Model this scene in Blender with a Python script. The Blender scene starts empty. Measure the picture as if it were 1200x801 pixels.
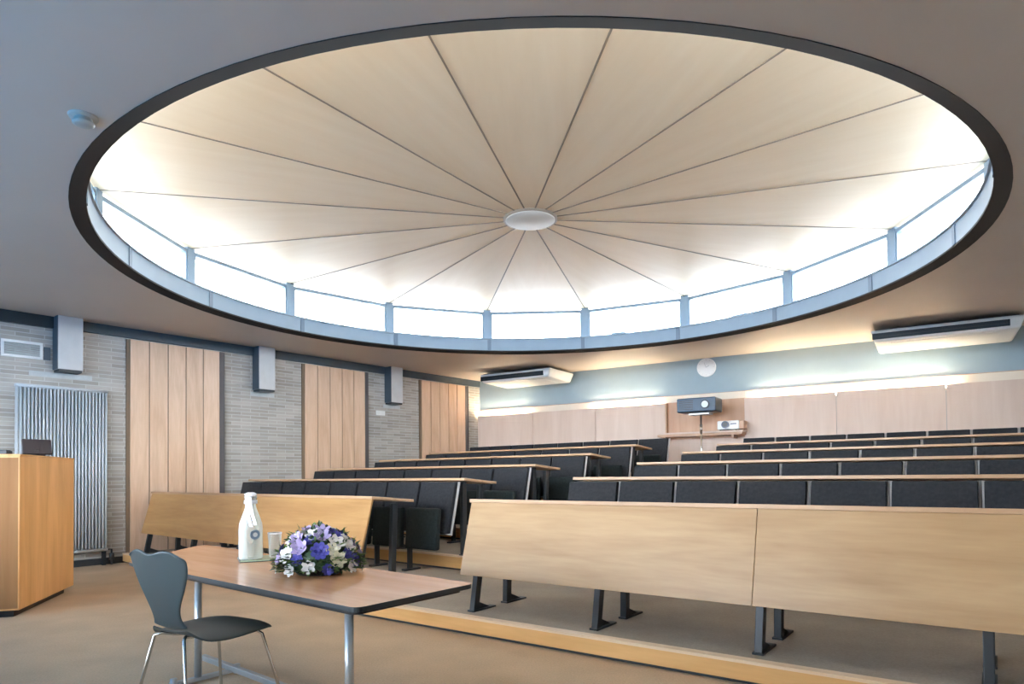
import bpy, bmesh, math, random
from mathutils import Vector, Matrix
random.seed(7)
PI = math.pi
sc = bpy.context.scene
COL = sc.collection

# ------------------------------------------------------------------ materials
def nt(name):
    m = bpy.data.materials.new(name); m.use_nodes = True
    t = m.node_tree; b = t.nodes['Principled BSDF']
    return m, t, b
def plain(name, col, rough=0.5, metal=0.0, spec=0.5, var=0.04, scale=6.0, bump=0.0):
    m, t, b = nt(name)
    b.inputs['Roughness'].default_value = rough; b.inputs['Metallic'].default_value = metal
    b.inputs['Specular IOR Level'].default_value = spec
    tc = t.nodes.new('ShaderNodeTexCoord'); n = t.nodes.new('ShaderNodeTexNoise')
    n.inputs['Scale'].default_value = scale; n.inputs['Detail'].default_value = 4
    t.links.new(tc.outputs['Object'], n.inputs['Vector'])
    r = t.nodes.new('ShaderNodeValToRGB')
    r.color_ramp.elements[0].position = .3; r.color_ramp.elements[1].position = .7
    r.color_ramp.elements[0].color = (*[c*(1-var) for c in col], 1)
    r.color_ramp.elements[1].color = (*[min(1, c*(1+var)) for c in col], 1)
    t.links.new(n.outputs['Fac'], r.inputs['Fac']); t.links.new(r.outputs['Color'], b.inputs['Base Color'])
    if bump:
        bp = t.nodes.new('ShaderNodeBump'); bp.inputs['Strength'].default_value = bump; bp.inputs['Distance'].default_value = .004
        t.links.new(n.outputs['Fac'], bp.inputs['Height']); t.links.new(bp.outputs['Normal'], b.inputs['Normal'])
    return m
def wood(name, c1, c2, grain='x', rough=0.42, fine=1.0, spec=0.4):
    m, t, b = nt(name)
    b.inputs['Roughness'].default_value = rough; b.inputs['Specular IOR Level'].default_value = spec
    tc = t.nodes.new('ShaderNodeTexCoord'); mp = t.nodes.new('ShaderNodeMapping')
    s = {'x': (.9, 9, 9), 'y': (9, .9, 9), 'z': (9, 9, .9)}[grain]
    mp.inputs['Scale'].default_value = [v*fine for v in s]
    t.links.new(tc.outputs['Object'], mp.inputs['Vector'])
    n1 = t.nodes.new('ShaderNodeTexNoise'); n1.inputs['Scale'].default_value = .8; n1.inputs['Detail'].default_value = 6; n1.inputs['Distortion'].default_value = 1.2
    n2 = t.nodes.new('ShaderNodeTexNoise'); n2.inputs['Scale'].default_value = 6; n2.inputs['Detail'].default_value = 5
    t.links.new(mp.outputs['Vector'], n1.inputs['Vector']); t.links.new(mp.outputs['Vector'], n2.inputs['Vector'])
    mx = t.nodes.new('ShaderNodeMath'); mx.operation = 'MULTIPLY_ADD'; mx.inputs[1].default_value = .35
    t.links.new(n2.outputs['Fac'], mx.inputs[0]); t.links.new(n1.outputs['Fac'], mx.inputs[2])
    r = t.nodes.new('ShaderNodeValToRGB'); r.color_ramp.elements[0].position = .42; r.color_ramp.elements[1].position = .9
    r.color_ramp.elements[0].color = (*c1, 1); r.color_ramp.elements[1].color = (*c2, 1)
    t.links.new(mx.outputs[0], r.inputs['Fac']); t.links.new(r.outputs['Color'], b.inputs['Base Color'])
    return m
def brick(name):
    m, t, b = nt(name); b.inputs['Roughness'].default_value = .85
    tc = t.nodes.new('ShaderNodeTexCoord'); sx = t.nodes.new('ShaderNodeSeparateXYZ'); cx = t.nodes.new('ShaderNodeCombineXYZ')
    t.links.new(tc.outputs['Object'], sx.inputs[0]); t.links.new(sx.outputs['X'], cx.inputs['X']); t.links.new(sx.outputs['Z'], cx.inputs['Y'])
    k = t.nodes.new('ShaderNodeTexBrick'); k.inputs['Scale'].default_value = 1.0
    k.inputs['Brick Width'].default_value = .30; k.inputs['Row Height'].default_value = .052; k.inputs['Mortar Size'].default_value = .006
    k.inputs['Mortar Smooth'].default_value = .3
    k.inputs['Color1'].default_value = (.47, .43, .385, 1); k.inputs['Color2'].default_value = (.33, .30, .26, 1); k.inputs['Mortar'].default_value = (.52, .50, .465, 1)
    t.links.new(cx.outputs[0], k.inputs['Vector'])
    n = t.nodes.new('ShaderNodeTexNoise'); n.inputs['Scale'].default_value = 2.2; n.inputs['Detail'].default_value = 5
    t.links.new(cx.outputs[0], n.inputs['Vector'])
    mr = t.nodes.new('ShaderNodeMapRange'); mr.inputs['To Min'].default_value = .78; mr.inputs['To Max'].default_value = 1.2
    t.links.new(n.outputs['Fac'], mr.inputs['Value'])
    mx = t.nodes.new('ShaderNodeMix'); mx.data_type = 'RGBA'; mx.blend_type = 'MULTIPLY'; mx.inputs['Factor'].default_value = 1
    t.links.new(k.outputs['Color'], mx.inputs['A']); t.links.new(mr.outputs['Result'], mx.inputs['B'])
    t.links.new(mx.outputs['Result'], b.inputs['Base Color'])
    bp = t.nodes.new('ShaderNodeBump'); bp.inputs['Strength'].default_value = .5; bp.inputs['Distance'].default_value = .006; bp.invert = True
    t.links.new(k.outputs['Fac'], bp.inputs['Height']); t.links.new(bp.outputs['Normal'], b.inputs['Normal'])
    return m
def carpet(name, col):
    m, t, b = nt(name); b.inputs['Roughness'].default_value = .95; b.inputs['Specular IOR Level'].default_value = .1
    tc = t.nodes.new('ShaderNodeTexCoord')
    n = t.nodes.new('ShaderNodeTexNoise'); n.inputs['Scale'].default_value = 90; n.inputs['Detail'].default_value = 3
    n2 = t.nodes.new('ShaderNodeTexNoise'); n2.inputs['Scale'].default_value = 2.5; n2.inputs['Detail'].default_value = 5
    t.links.new(tc.outputs['Object'], n.inputs['Vector']); t.links.new(tc.outputs['Object'], n2.inputs['Vector'])
    a = t.nodes.new('ShaderNodeMath'); a.operation = 'ADD'
    t.links.new(n.outputs['Fac'], a.inputs[0]); t.links.new(n2.outputs['Fac'], a.inputs[1])
    r = t.nodes.new('ShaderNodeValToRGB'); r.color_ramp.elements[0].position = .35; r.color_ramp.elements[1].position = 1.0
    mrr = t.nodes.new('ShaderNodeMath'); mrr.operation = 'MULTIPLY'; mrr.inputs[1].default_value = .65
    t.links.new(a.outputs[0], mrr.inputs[0])
    r.color_ramp.elements[0].color = (*[c*.78 for c in col], 1); r.color_ramp.elements[1].color = (*[c*1.18 for c in col], 1)
    t.links.new(mrr.outputs[0], r.inputs['Fac']); t.links.new(r.outputs['Color'], b.inputs['Base Color'])
    bp = t.nodes.new('ShaderNodeBump'); bp.inputs['Strength'].default_value = .3; bp.inputs['Distance'].default_value = .003
    t.links.new(n.outputs['Fac'], bp.inputs['Height']); t.links.new(bp.outputs['Normal'], b.inputs['Normal'])
    return m
def emit(name, col, s):
    m = bpy.data.materials.new(name); m.use_nodes = True; t = m.node_tree; t.nodes.clear()
    o = t.nodes.new('ShaderNodeOutputMaterial'); e = t.nodes.new('ShaderNodeEmission')
    e.inputs['Color'].default_value = (*col, 1); e.inputs['Strength'].default_value = s
    t.links.new(e.outputs[0], o.inputs[0]); return m
def pane_glass(name, tint=(1, 1, 1), refl=.06):
    m = bpy.data.materials.new(name); m.use_nodes = True; t = m.node_tree; t.nodes.clear()
    o = t.nodes.new('ShaderNodeOutputMaterial'); mx = t.nodes.new('ShaderNodeMixShader'); mx.inputs[0].default_value = refl
    a = t.nodes.new('ShaderNodeBsdfTransparent'); a.inputs['Color'].default_value = (*tint, 1)
    g = t.nodes.new('ShaderNodeBsdfGlossy'); g.inputs['Roughness'].default_value = .03
    t.links.new(a.outputs[0], mx.inputs[1]); t.links.new(g.outputs[0], mx.inputs[2]); t.links.new(mx.outputs[0], o.inputs[0])
    return m
def vessel_glass(name, col, frost, rough):
    m = bpy.data.materials.new(name); m.use_nodes = True; t = m.node_tree; t.nodes.clear()
    o = t.nodes.new('ShaderNodeOutputMaterial')
    fr = t.nodes.new('ShaderNodeLayerWeight'); fr.inputs['Blend'].default_value = .35
    tr = t.nodes.new('ShaderNodeBsdfTransparent'); tr.inputs['Color'].default_value = (*col, 1)
    df = t.nodes.new('ShaderNodeBsdfPrincipled'); df.inputs['Base Color'].default_value = (.86, .88, .86, 1); df.inputs['Roughness'].default_value = rough
    ad = t.nodes.new('ShaderNodeMath'); ad.operation = 'ADD'; ad.use_clamp = True; ad.inputs[1].default_value = frost
    t.links.new(fr.outputs['Facing'], ad.inputs[0])
    mx = t.nodes.new('ShaderNodeMixShader'); t.links.new(ad.outputs[0], mx.inputs[0])
    t.links.new(tr.outputs[0], mx.inputs[1]); t.links.new(df.outputs[0], mx.inputs[2]); t.links.new(mx.outputs[0], o.inputs[0])
    return m

M = dict(
    brick=brick('grey_brick'),
    carpet=carpet('beige_carpet', (.62, .455, .305)),
    carpet2=carpet('tier_carpet', (.43, .36, .285)),
    ceiling=plain('ceiling_plaster', (.52, .445, .375), .45, var=.02, scale=1.5),
    blue_wall=plain('pale_blue_paint', (.33, .435, .49), .7, var=.02),
    white_wall=plain('off_white_paint', (.80, .78, .74), .7, var=.02),
    old_plastic=plain('aged_plastic', (.36, .35, .31), .5),
    cream=plain('cream_paint', (.80, .72, .60), .6, var=.02),
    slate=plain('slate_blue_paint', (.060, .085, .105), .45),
    slate_dark=plain('dark_slate_paint', (.025, .032, .036), .5),
    roof_blue=plain('blue_grey_metal', (.19, .26, .33), .42, var=.03),
    ring=plain('dark_brown_ring', (.020, .016, .014), .7, spec=.2),
    roof_white=plain('white_roof_membrane', (.42, .42, .425), .7),
    cone=wood('birch_ceiling', (.82, .635, .42), (.88, .71, .50), 'x', .5, .35, .3),
    batten=plain('brown_batten', (.26, .19, .13), .6),
    disc=plain('pale_disc', (.62, .57, .50), .5),
    oak=wood('oak_board', (.60, .38, .24), (.76, .53, .37), 'z', .4, 1.0),
    oak_strip=plain('dark_reveal', (.10, .085, .085), .6),
    oak_edge=plain('brown_edge', (.20, .13, .08), .6),
    ply=wood('honey_plywood', (.41, .243, .112), (.56, .365, .19), 'x', .35, .8),
    ply_left=wood('amber_plywood', (.39, .20, .07), (.54, .31, .125), 'x', .35, .8),
    ply_top=wood('plywood_edge', (.44, .26, .14), (.60, .39, .235), 'x', .35, 1.0),
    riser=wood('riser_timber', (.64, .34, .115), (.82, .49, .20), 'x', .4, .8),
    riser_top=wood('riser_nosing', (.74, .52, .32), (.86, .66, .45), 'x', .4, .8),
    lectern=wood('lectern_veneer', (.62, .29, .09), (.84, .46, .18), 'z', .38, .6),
    lectern_shade=wood('lectern_veneer_shaded', (.25, .115, .04), (.34, .165, .065), 'z', .6, .6, .2),  # lectern veneer darkened, shade of the near end put into the colour
    table=wood('table_veneer', (.60, .27, .12), (.76, .40, .205), 'x', .24, .7, .4),
    lining=wood('pink_beech_lining', (.64, .49, .40), (.72, .58, .49), 'z', .5, .5),
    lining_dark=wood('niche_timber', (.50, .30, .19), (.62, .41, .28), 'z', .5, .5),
    fabric=plain('charcoal_fabric', (.024, .0245, .028), .8, var=.25, scale=40, bump=.2, spec=.25),
    fabric_seat=plain('black_green_fabric', (.016, .022, .022), .75, var=.25, scale=40, spec=.25),
    shell=plain('pale_board_edge', (.50, .47, .45), .5),
    steel_dark=plain('dark_steel', (.030, .033, .036), .42, .2),
    chrome=plain('chrome', (.62, .60, .57), .18, 1.0, var=.02),
    steel_grey=plain('grey_leg_steel', (.42, .43, .43), .35, .5, var=.03),
    chair=plain('dark_teal_shell', (.040, .055, .060), .38, var=.06, scale=3),
    chair_seat=plain('chair_seat_pad', (.030, .038, .036), .55, var=.1),
    radiator=plain('grey_radiator', (.50, .53, .55), .35, var=.03),
    concrete=plain('pale_concrete', (.50, .52, .51), .7, var=.08, scale=12),
    post=plain('pale_grey_post', (.56, .55, .54), .5, var=.05),
    white=plain('white_plastic', (.82, .82, .80), .4, var=.015),
    white_metal=plain('white_enamel', (.80, .80, .78), .35, var=.02),
    grille=plain('dark_grille', (.018, .026, .032), .5),
    black=plain('black_plastic', (.014, .012, .013), .4),
    black2=plain('brown_black_screen', (.040, .030, .032), .35),
    proj_blue=plain('blue_black_case', (.025, .060, .105), .35, var=.1),
    lens=plain('lens_glass', (.70, .78, .84), .1),
    lens_dark=plain('dark_lens', (.02, .03, .08), .1),
    petal_w=plain('white_petal', (.82, .77, .72), .6, var=.06, scale=40),
    petal_l=plain('lilac_petal', (.46, .37, .58), .6, var=.12, scale=40),
    petal_b=plain('blue_petal', (.075, .07, .33), .6, var=.2, scale=40),
    petal_y=plain('cream_petal', (.78, .70, .50), .6, var=.1, scale=40),
    leaf=plain('dark_leaf', (.035, .075, .025), .5, var=.4, scale=30),
    leaf2=plain('bright_leaf', (.16, .26, .07), .5, var=.3, scale=30),
    ribbon=plain('white_ribbon', (.80, .80, .84), .45, var=.04),
    emblem=plain('blue_emblem', (.12, .18, .24), .5, var=.1),
    pane=pane_glass('clear_pane', (.97, .985, 1), .05),
    carafe=vessel_glass('frosted_glass', (.94, .95, .92), .22, .25),
    tumbler=vessel_glass('tumbler_glass', (.96, .95, .94), .08, .15),
    tray=plain('green_glass_tray', (.46, .52, .36), .15),
    tray_edge=plain('dark_tray_edge', (.06, .08, .06), .3),
    tube=emit('warm_white_tube', (1.0, .84, .62), 48.0),
)

# ------------------------------------------------------------------ mesh helpers
class MB:
    """collects shapes into one mesh"""
    def __init__(s): s.bm = bmesh.new()
    def box(s, x0, x1, y0, y1, z0, z1, mi=0):
        v = [s.bm.verts.new(p) for p in ((x0,y0,z0),(x1,y0,z0),(x1,y1,z0),(x0,y1,z0),(x0,y0,z1),(x1,y0,z1),(x1,y1,z1),(x0,y1,z1))]
        for f in ((0,3,2,1),(4,5,6,7),(0,1,5,4),(1,2,6,5),(2,3,7,6),(3,0,4,7)):
            s.bm.faces.new([v[i] for i in f]).material_index = mi
        return s
    def hexa(s, pts, mi=0):
        v = [s.bm.verts.new(p) for p in pts]
        for f in ((0,3,2,1),(4,5,6,7),(0,1,5,4),(1,2,6,5),(2,3,7,6),(3,0,4,7)):
            s.bm.faces.new([v[i] for i in f]).material_index = mi
        return s
    def prism(s, poly, z0, z1, mi=0, mtop=None):
        """extrude an XY polygon (ccw) from z0 to z1"""
        a = [s.bm.verts.new((p[0], p[1], z0)) for p in poly]; b = [s.bm.verts.new((p[0], p[1], z1)) for p in poly]
        n = len(poly)
        s.bm.faces.new(a[::-1]).material_index = mi
        s.bm.faces.new(b).material_index = mi if mtop is None else mtop
        for i in range(n): s.bm.faces.new((a[i], a[(i+1)%n], b[(i+1)%n], b[i])).material_index = mi
        return s
    def tube(s, pts, r, n=10, mi=0, cap=True):
        pts = [Vector(p) for p in pts]; rings = []
        rad = r if isinstance(r, (list, tuple)) else [r]*len(pts)
        up = None
        for i, p in enumerate(pts):
            d = (pts[min(i+1, len(pts)-1)] - pts[max(i-1, 0)]).normalized()
            if up is None: up = Vector((0,0,1)) if abs(d.z) < .9 else Vector((1,0,0))
            a = d.cross(up).normalized(); c = a.cross(d).normalized(); up = c
            rings.append([s.bm.verts.new(p + (a*math.cos(2*PI*k/n) + c*math.sin(2*PI*k/n))*rad[i]) for k in range(n)])
        for i in range(len(rings)-1):
            for k in range(n):
                f = s.bm.faces.new((rings[i][k], rings[i][(k+1)%n], rings[i+1][(k+1)%n], rings[i+1][k])); f.material_index = mi; f.smooth = True
        if cap:
            s.bm.faces.new(rings[0][::-1]).material_index = mi; s.bm.faces.new(rings[-1]).material_index = mi
        return s
    def lathe(s, prof, n=32, mi=0, cx=0, cy=0):
        rings = []
        for r, z in prof:
            rings.append([s.bm.verts.new((cx+r*math.cos(2*PI*k/n), cy+r*math.sin(2*PI*k/n), z)) for k in range(n)] if r > 1e-6 else [s.bm.verts.new((cx, cy, z))])
        for a, b in zip(rings, rings[1:]):
            for k in range(n):
                k2 = (k+1) % n
                if len(a) == 1 and len(b) == 1: continue
                if len(a) == 1: f = s.bm.faces.new((a[0], b[k2], b[k]))
                elif len(b) == 1: f = s.bm.faces.new((a[k], a[k2], b[0]))
                else: f = s.bm.faces.new((a[k], a[k2], b[k2], b[k]))
                f.smooth = True; f.material_index = mi
        return s
    def build(s, name, mats, parent=None, bevel=0.0, loc=None, rotz=None, recalc=True):
        if recalc: bmesh.ops.recalc_face_normals(s.bm, faces=s.bm.faces)
        me = bpy.data.meshes.new(name); s.bm.to_mesh(me); s.bm.free()
        for m in (mats if isinstance(mats, (list, tuple)) else [mats]): me.materials.append(M[m])
        o = bpy.data.objects.new(name, me); COL.objects.link(o)
        if parent: o.parent = parent
        if loc is not None: o.location = loc
        if rotz is not None: o.rotation_euler = (0, 0, rotz)
        if bevel:
            b = o.modifiers.new('bevel', 'BEVEL'); b.width = bevel; b.segments = 2; b.limit_method = 'ANGLE'; b.angle_limit = .6
        return o
def empty(name, loc, rotz=0.0):
    o = bpy.data.objects.new(name, None); COL.objects.link(o); o.location = loc; o.rotation_euler = (0,0,rotz)
    o.empty_display_size = .1
    return o
def tag(o, label, cat, group=None):
    o['label'] = label; o['category'] = cat
    if group: o['group'] = group
    return o
def struct(o): o['kind'] = 'structure'; return o
def copy_tree(o, parent=None):
    c = o.copy(); COL.objects.link(c)
    if parent: c.parent = parent
    for ch in list(o.children): copy_tree(ch, c)
    return c
ORD = ['first', 'second', 'third', 'fourth', 'fifth', 'sixth', 'seventh', 'eighth']

# ------------------------------------------------------------------ room frame
# camera stands at the origin, 1.12 m above the floor, looking along +Y
CEIL = 3.15
CX, CY, R1, R2 = .221, 6.95, 4.079, 3.97
V2 = lambda *a: Vector(a)
DW = V2(.641, .767); NW = V2(.767, -.641); WB = V2(-5.441, 8.554)         # left wall: along, into the room, origin
DB = V2(.844, -.537); NB = V2(-.537, -.844); CB = V2(-.687, 14.241)       # back wall
RW = math.atan2(DW.y, DW.x); RB = math.atan2(DB.y, DB.x)
P_LB = CB.copy()
P_RB = CB + DB*10.92
P_LF = WB + DW*(-5.05)
P_RF = P_RB - DW*12.48
ROOM = [P_LF, P_RF, P_RB, P_LB]                                            # ccw
def clip(poly, p, n):
    """keep the part of poly where (q-p).n >= 0"""
    out = []
    for i in range(len(poly)):
        a, b = poly[i], poly[(i+1) % len(poly)]
        da, db = (a-p).dot(n), (b-p).dot(n)
        if da >= 0: out.append(a)
        if (da >= 0) != (db >= 0): out.append(a + (b-a)*(da/(da-db)))
    return out
def clip_room(poly):
    for i in range(4):
        a, b = ROOM[i], ROOM[(i+1) % 4]; d = (b-a).normalized()
        poly = clip(poly, a, V2(-d.y, d.x))
    return poly

# floor
f = MB(); f.prism([V2(*p) for p in ROOM], -.12, 0); struct(f.build('floor', 'carpet'))

# ceiling with round opening
def holed(z, outer, rad, n=128):
    bm = bmesh.new()
    ov = [bm.verts.new((p[0], p[1], z)) for p in outer]
    iv = [bm.verts.new((CX+rad*math.cos(2*PI*k/n), CY+rad*math.sin(2*PI*k/n), z)) for k in range(n)]
    e = [bm.edges.new((ov[i], ov[(i+1) % len(ov)])) for i in range(len(ov))] + [bm.edges.new((iv[i], iv[(i+1) % n])) for i in range(n)]
    bmesh.ops.triangle_fill(bm, use_beauty=True, edges=e)
    return bm
def grow(poly, d):
    c = sum(poly, V2(0, 0))/len(poly); return [c + (p-c)*(1 + d/(p-c).length) for p in poly]
m = MB(); m.bm = holed(CEIL, grow(ROOM, .3), R1 - .01)
struct(m.build('ceiling', 'ceiling'))
m = MB(); m.bm = holed(3.37, grow(ROOM, 9), 3.95)  # unseen deck, spread far past the walls to bounce light up
struct(m.build('ceiling_roof_deck', 'roof_white'))

# walls -----------------------------------------------------------------
def wall(name, p0, direction, length, thick, mat, openings=()):
    m = MB(); xs = 0.0; z1 = 3.36
    for (a, b, zb, zt) in sorted(openings):
        m.box(xs, a, 0, thick, 0, z1); m.box(a, b, 0, thick, 0, zb); m.box(a, b, 0, thick, zt, z1); xs = b
    m.box(xs, length, 0, thick, 0, z1)
    return struct(m.build(name, mat, loc=(p0[0], p0[1], 0), rotz=math.atan2(direction.y, direction.x)))
def big_window(name, p0, direction, a, b, zb, zt, bays):
    e = empty(name, (p0[0], p0[1], 0), math.atan2(direction.y, direction.x)); struct(e)
    fm = MB(); w = .05
    fm.box(a, b, .06, .14, zb, zb+w); fm.box(a, b, .06, .14, zt-w, zt)
    for i in range(bays+1):
        x = a + (b-a-w)*i/bays; fm.box(x, x+w, .06, .14, zb+w, zt-w)
    fm.build('window_frame', 'white_metal', e)
    pm = MB()
    for i in range(bays):
        x0 = a + (b-a-w)*i/bays + w; x1 = a + (b-a-w)*(i+1)/bays
        pm.box(x0, x1, .095, .103, zb+w, zt-w)
    pm.build('window_pane', 'pane', e)
LW0 = P_LF; LWL = (P_LB - P_LF).length
wall('wall_left', P_LF, DW, LWL, .3, 'brick')
wall('wall_back', P_LB, DB, (P_RB-P_LB).length, .3, 'blue_wall')
wall('wall_right', P_RB, -DW, (P_RF-P_RB).length, .3, 'white_wall')
FD = (P_LF - P_RF).normalized(); FL = (P_LF - P_RF).length
wall('wall_front', P_RF, FD, FL, .3, 'white_wall', [(2.6, FL-.9, .9, 2.8)])  # unseen wall, its opening added to let in front light
big_window('window_17', P_RF, FD, 2.6, FL-.9, .9, 2.8, 6)  # unseen window behind the camera, added to supply the front light
# left-wall object coordinates: x = t + 5.05
# ------------------------------------------------------------------ round rooflight
NSEG = 16; A0 = math.radians(-2.87); RP = 4.30; ZW0, ZW1 = 3.385, 3.90
def ring_band(name, prof, mat, n=128):
    """closed profile [(r,z)...] swept round the rooflight"""
    m = MB(); rings = []
    for k in range(n):
        a = 2*PI*k/n; rings.append([m.bm.verts.new((CX+r*math.cos(a), CY+r*math.sin(a), z)) for r, z in prof])
    L = len(prof)
    for k in range(n):
        for i in range(L):
            f = m.bm.faces.new((rings[k][i], rings[(k+1) % n][i], rings[(k+1) % n][(i+1) % L], rings[k][(i+1) % L])); f.smooth = False
    o = m.build(name, mat)
    for p in o.data.polygons: p.use_smooth = True
    try: o.data.set_sharp_from_angle(angle=.5)
    except Exception: pass
    return struct(o)
ring_band('trim_1', [(R1, CEIL-.006), (R1, CEIL+.038), (R2, CEIL+.038), (R2, CEIL+.02)], 'ring')
ring_band('trim_2', [(R2+.001, CEIL+.0355), (R2+.05, CEIL+.0355), (R2+.05, 3.385), (R2+.001, 3.385)], 'roof_blue')
ring_band('trim_3', [(R2-.012, 3.372), (R2+.07, 3.372), (R2+.07, 3.392), (R2-.012, 3.392)], 'roof_blue')
# thin lid over the kerb between fascia and glazing
ring_band('trim_4', [(R2+.07, 3.375), (RP+.14, 3.375), (RP+.14, 3.388), (R2+.07, 3.388)], 'roof_blue')
def corner(k, r): a = PI/2 + (k+.5)*2*PI/NSEG + A0; return V2(CX+r*math.cos(a), CY+r*math.sin(a))
# fascia joint cover strips
m = MB()
for k in range(NSEG):
    a = PI/2 + (k+.5)*2*PI/NSEG + A0
    p = V2(CX + (R2-.004)*math.cos(a), CY + (R2-.004)*math.sin(a)); tx = V2(-math.sin(a), math.cos(a)); rd = V2(math.cos(a), math.sin(a))
    q = [p - tx*.03 - rd*.004, p + tx*.03 - rd*.004, p + tx*.03 + rd*.01, p - tx*.03 + rd*.01]
    m.prism(q, CEIL+.036, 3.372)
M['joint'] = plain('joint_blue', (.11, .155, .21), .5)
struct(m.build('trim_5', 'joint'))
# windows with frame, pane; posts at the corners
catch = {2: -.2, 14: .25, 13: -.1}
for k in range(NSEG):
    p, q = corner(k, RP), corner(k+1, RP); mid = (p+q)/2; d = (q-p); L = d.length; d.normalize()
    e = empty('window_%d' % (k+1), (mid.x, mid.y, ZW0), math.atan2(d.y, d.x)); struct(e)
    h = ZW1 - ZW0; w = L/2 - .055
    # local y: CCW normal = into the ring
    fm = MB(); fm.box(-w, w, -.03, .03, 0, .035); fm.box(-w, w, -.03, .03, h-.045, h)
    fm.box(-w, -w+.035, -.03, .03, .035, h-.045); fm.box(w-.035, w, -.03, .03, .035, h-.045)
    fm.build('window_frame', 'roof_blue', e)
    pm = MB(); pm.box(-w+.035, w-.035, -.004, .004, .035, h-.045); pm.build('window_pane', 'pane', e)
    if k in catch:
        cm = MB(); x = catch[k]; cm.box(x-.12, x+.12, .03, .06, .03, .075); cm.build('window_catch', 'roof_blue', e, bevel=.006)
for k in range(NSEG):
    a = PI/2 + (k+.5)*2*PI/NSEG + A0; p = corner(k, RP)
    m = MB(); m.box(-.055, .055, -.06, .06, 3.388, 3.94)
    struct(m.build('trim_%d' % (6+k), 'roof_blue', loc=(p.x, p.y, 0), rotz=a, bevel=.004))
# shallow inverted cone: sixteen plywood segments, lower at the middle
ZE, ZC, RD, RE = 3.935, 3.838, .275, RP + .30
for k in range(NSEG):
    p0, p1 = corner(k, RE), corner(k+1, RE); c0, c1 = corner(k, RD*.5), corner(k+1, RD*.5)
    am = PI/2 + (k+1)*2*PI/NSEG + A0
    m = MB(); M2 = Matrix.Rotation(-am, 3, 'Z')
    def loc(p, z): v = M2 @ Vector((p.x-CX, p.y-CY, 0)); return (v.x, v.y, z)
    zi = ZC + (ZE-ZC)*.03
    m.hexa([loc(c0, zi), loc(p0, ZE), loc(p1, ZE), loc(c1, zi), loc(c0, zi+.14), loc(p0, ZE+.12), loc(p1, ZE+.12), loc(c1, zi+.14)])
    struct(m.build('ceiling_panel', 'cone', loc=(CX, CY, 0), rotz=am))
m = MB()
for k in range(NSEG):
    a = PI/2 + (k+.5)*2*PI/NSEG + A0; rd = V2(math.cos(a), math.sin(a)); tx = V2(-rd.y, rd.x); hw = .007
    pts = []
    for z in (-.006, .012):
        for r, s in ((RD, -1), (RP+.03, -1), (RP+.03, 1), (RD, 1)):
            zz = ZC + (ZE-ZC)*(r/RE) + z + .001
            q = V2(CX, CY) + rd*r + tx*hw*s; pts.append((q.x, q.y, zz))
    m.hexa(pts)
struct(m.build('ceiling_batten', 'batten'))
m = MB(); m.lathe([(0, ZC-.022), (RD-.02, ZC-.022), (RD-.012, ZC-.016), (RD-.012, ZC+.03)], 48, 0, CX, CY)
m.lathe([(RD-.012, ZC-.012), (RD+.012, ZC-.012), (RD+.012, ZC+.03)], 48, 1, CX, CY)
struct(m.build('ceiling_boss', ['disc', 'batten'], recalc=False))
# smoke detector
t = tag(empty('smoke_detector', (-2.384, 3.645, CEIL)), 'small round white smoke detector on the ceiling beside the round rooflight', 'smoke detector')
MB().lathe([(0, -.012), (.07, -.012), (.075, -.002), (.075, 0)], 32).build('base', 'old_plastic', t)
MB().lathe([(.045, -.013), (.045, -.03), (.055, -.034), (.055, -.042), (.04, -.05), (0, -.052)], 32).build('sensor_head', 'old_plastic', t)

# ------------------------------------------------------------------ stepped floor
CL0 = V2(-1.282, 5.903); UL = V2(.768, -.641); NL = V2(.641, .768); SL = (.767, .923); RL = math.atan2(UL.y, UL.x)
CR0 = V2(-.252, 4.925); UR = V2(.805, -.593); NR = V2(.593, .805); SR = (.821, 1.192); RR = math.atan2(UR.y, UR.x)
S1, ST = .127, .152
ZF = [S1 + ST*k for k in range(5)]
CLK = [CL0 + V2(*SL)*k for k in range(6)]; CRK = [CR0 + V2(*SR)*k for k in range(6)]
Q0 = V2(-.275, 4.623)
bend = Q0 + UR*(-1.40); wl = WB + DW*.36
# first tier: across the whole room, its front edge bent at the aisle
poly = clip_room([bend, Q0 + UR*9, Q0 + UR*9 + NR*16, bend + NR*16 - UR*12, wl + (wl-bend)*.5])
MB().prism(poly, .0005, S1, 0).build('floor_tier', 'carpet2')['kind'] = 'structure'
ntrim = [22]
def riser(a, b, zb, zt, n_out):
    """timber riser board with a lighter nosing and a dark recess below"""
    d = b-a; L = d.length; ang = math.atan2(d.y, d.x)
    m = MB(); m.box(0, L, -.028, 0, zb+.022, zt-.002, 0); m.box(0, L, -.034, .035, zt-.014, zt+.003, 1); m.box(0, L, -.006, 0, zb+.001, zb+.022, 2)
    struct(m.build('trim_%d' % ntrim[0], ['riser', 'riser_top', 'slate_dark'], loc=(a.x, a.y, 0), rotz=ang)); ntrim[0] += 1
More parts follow.
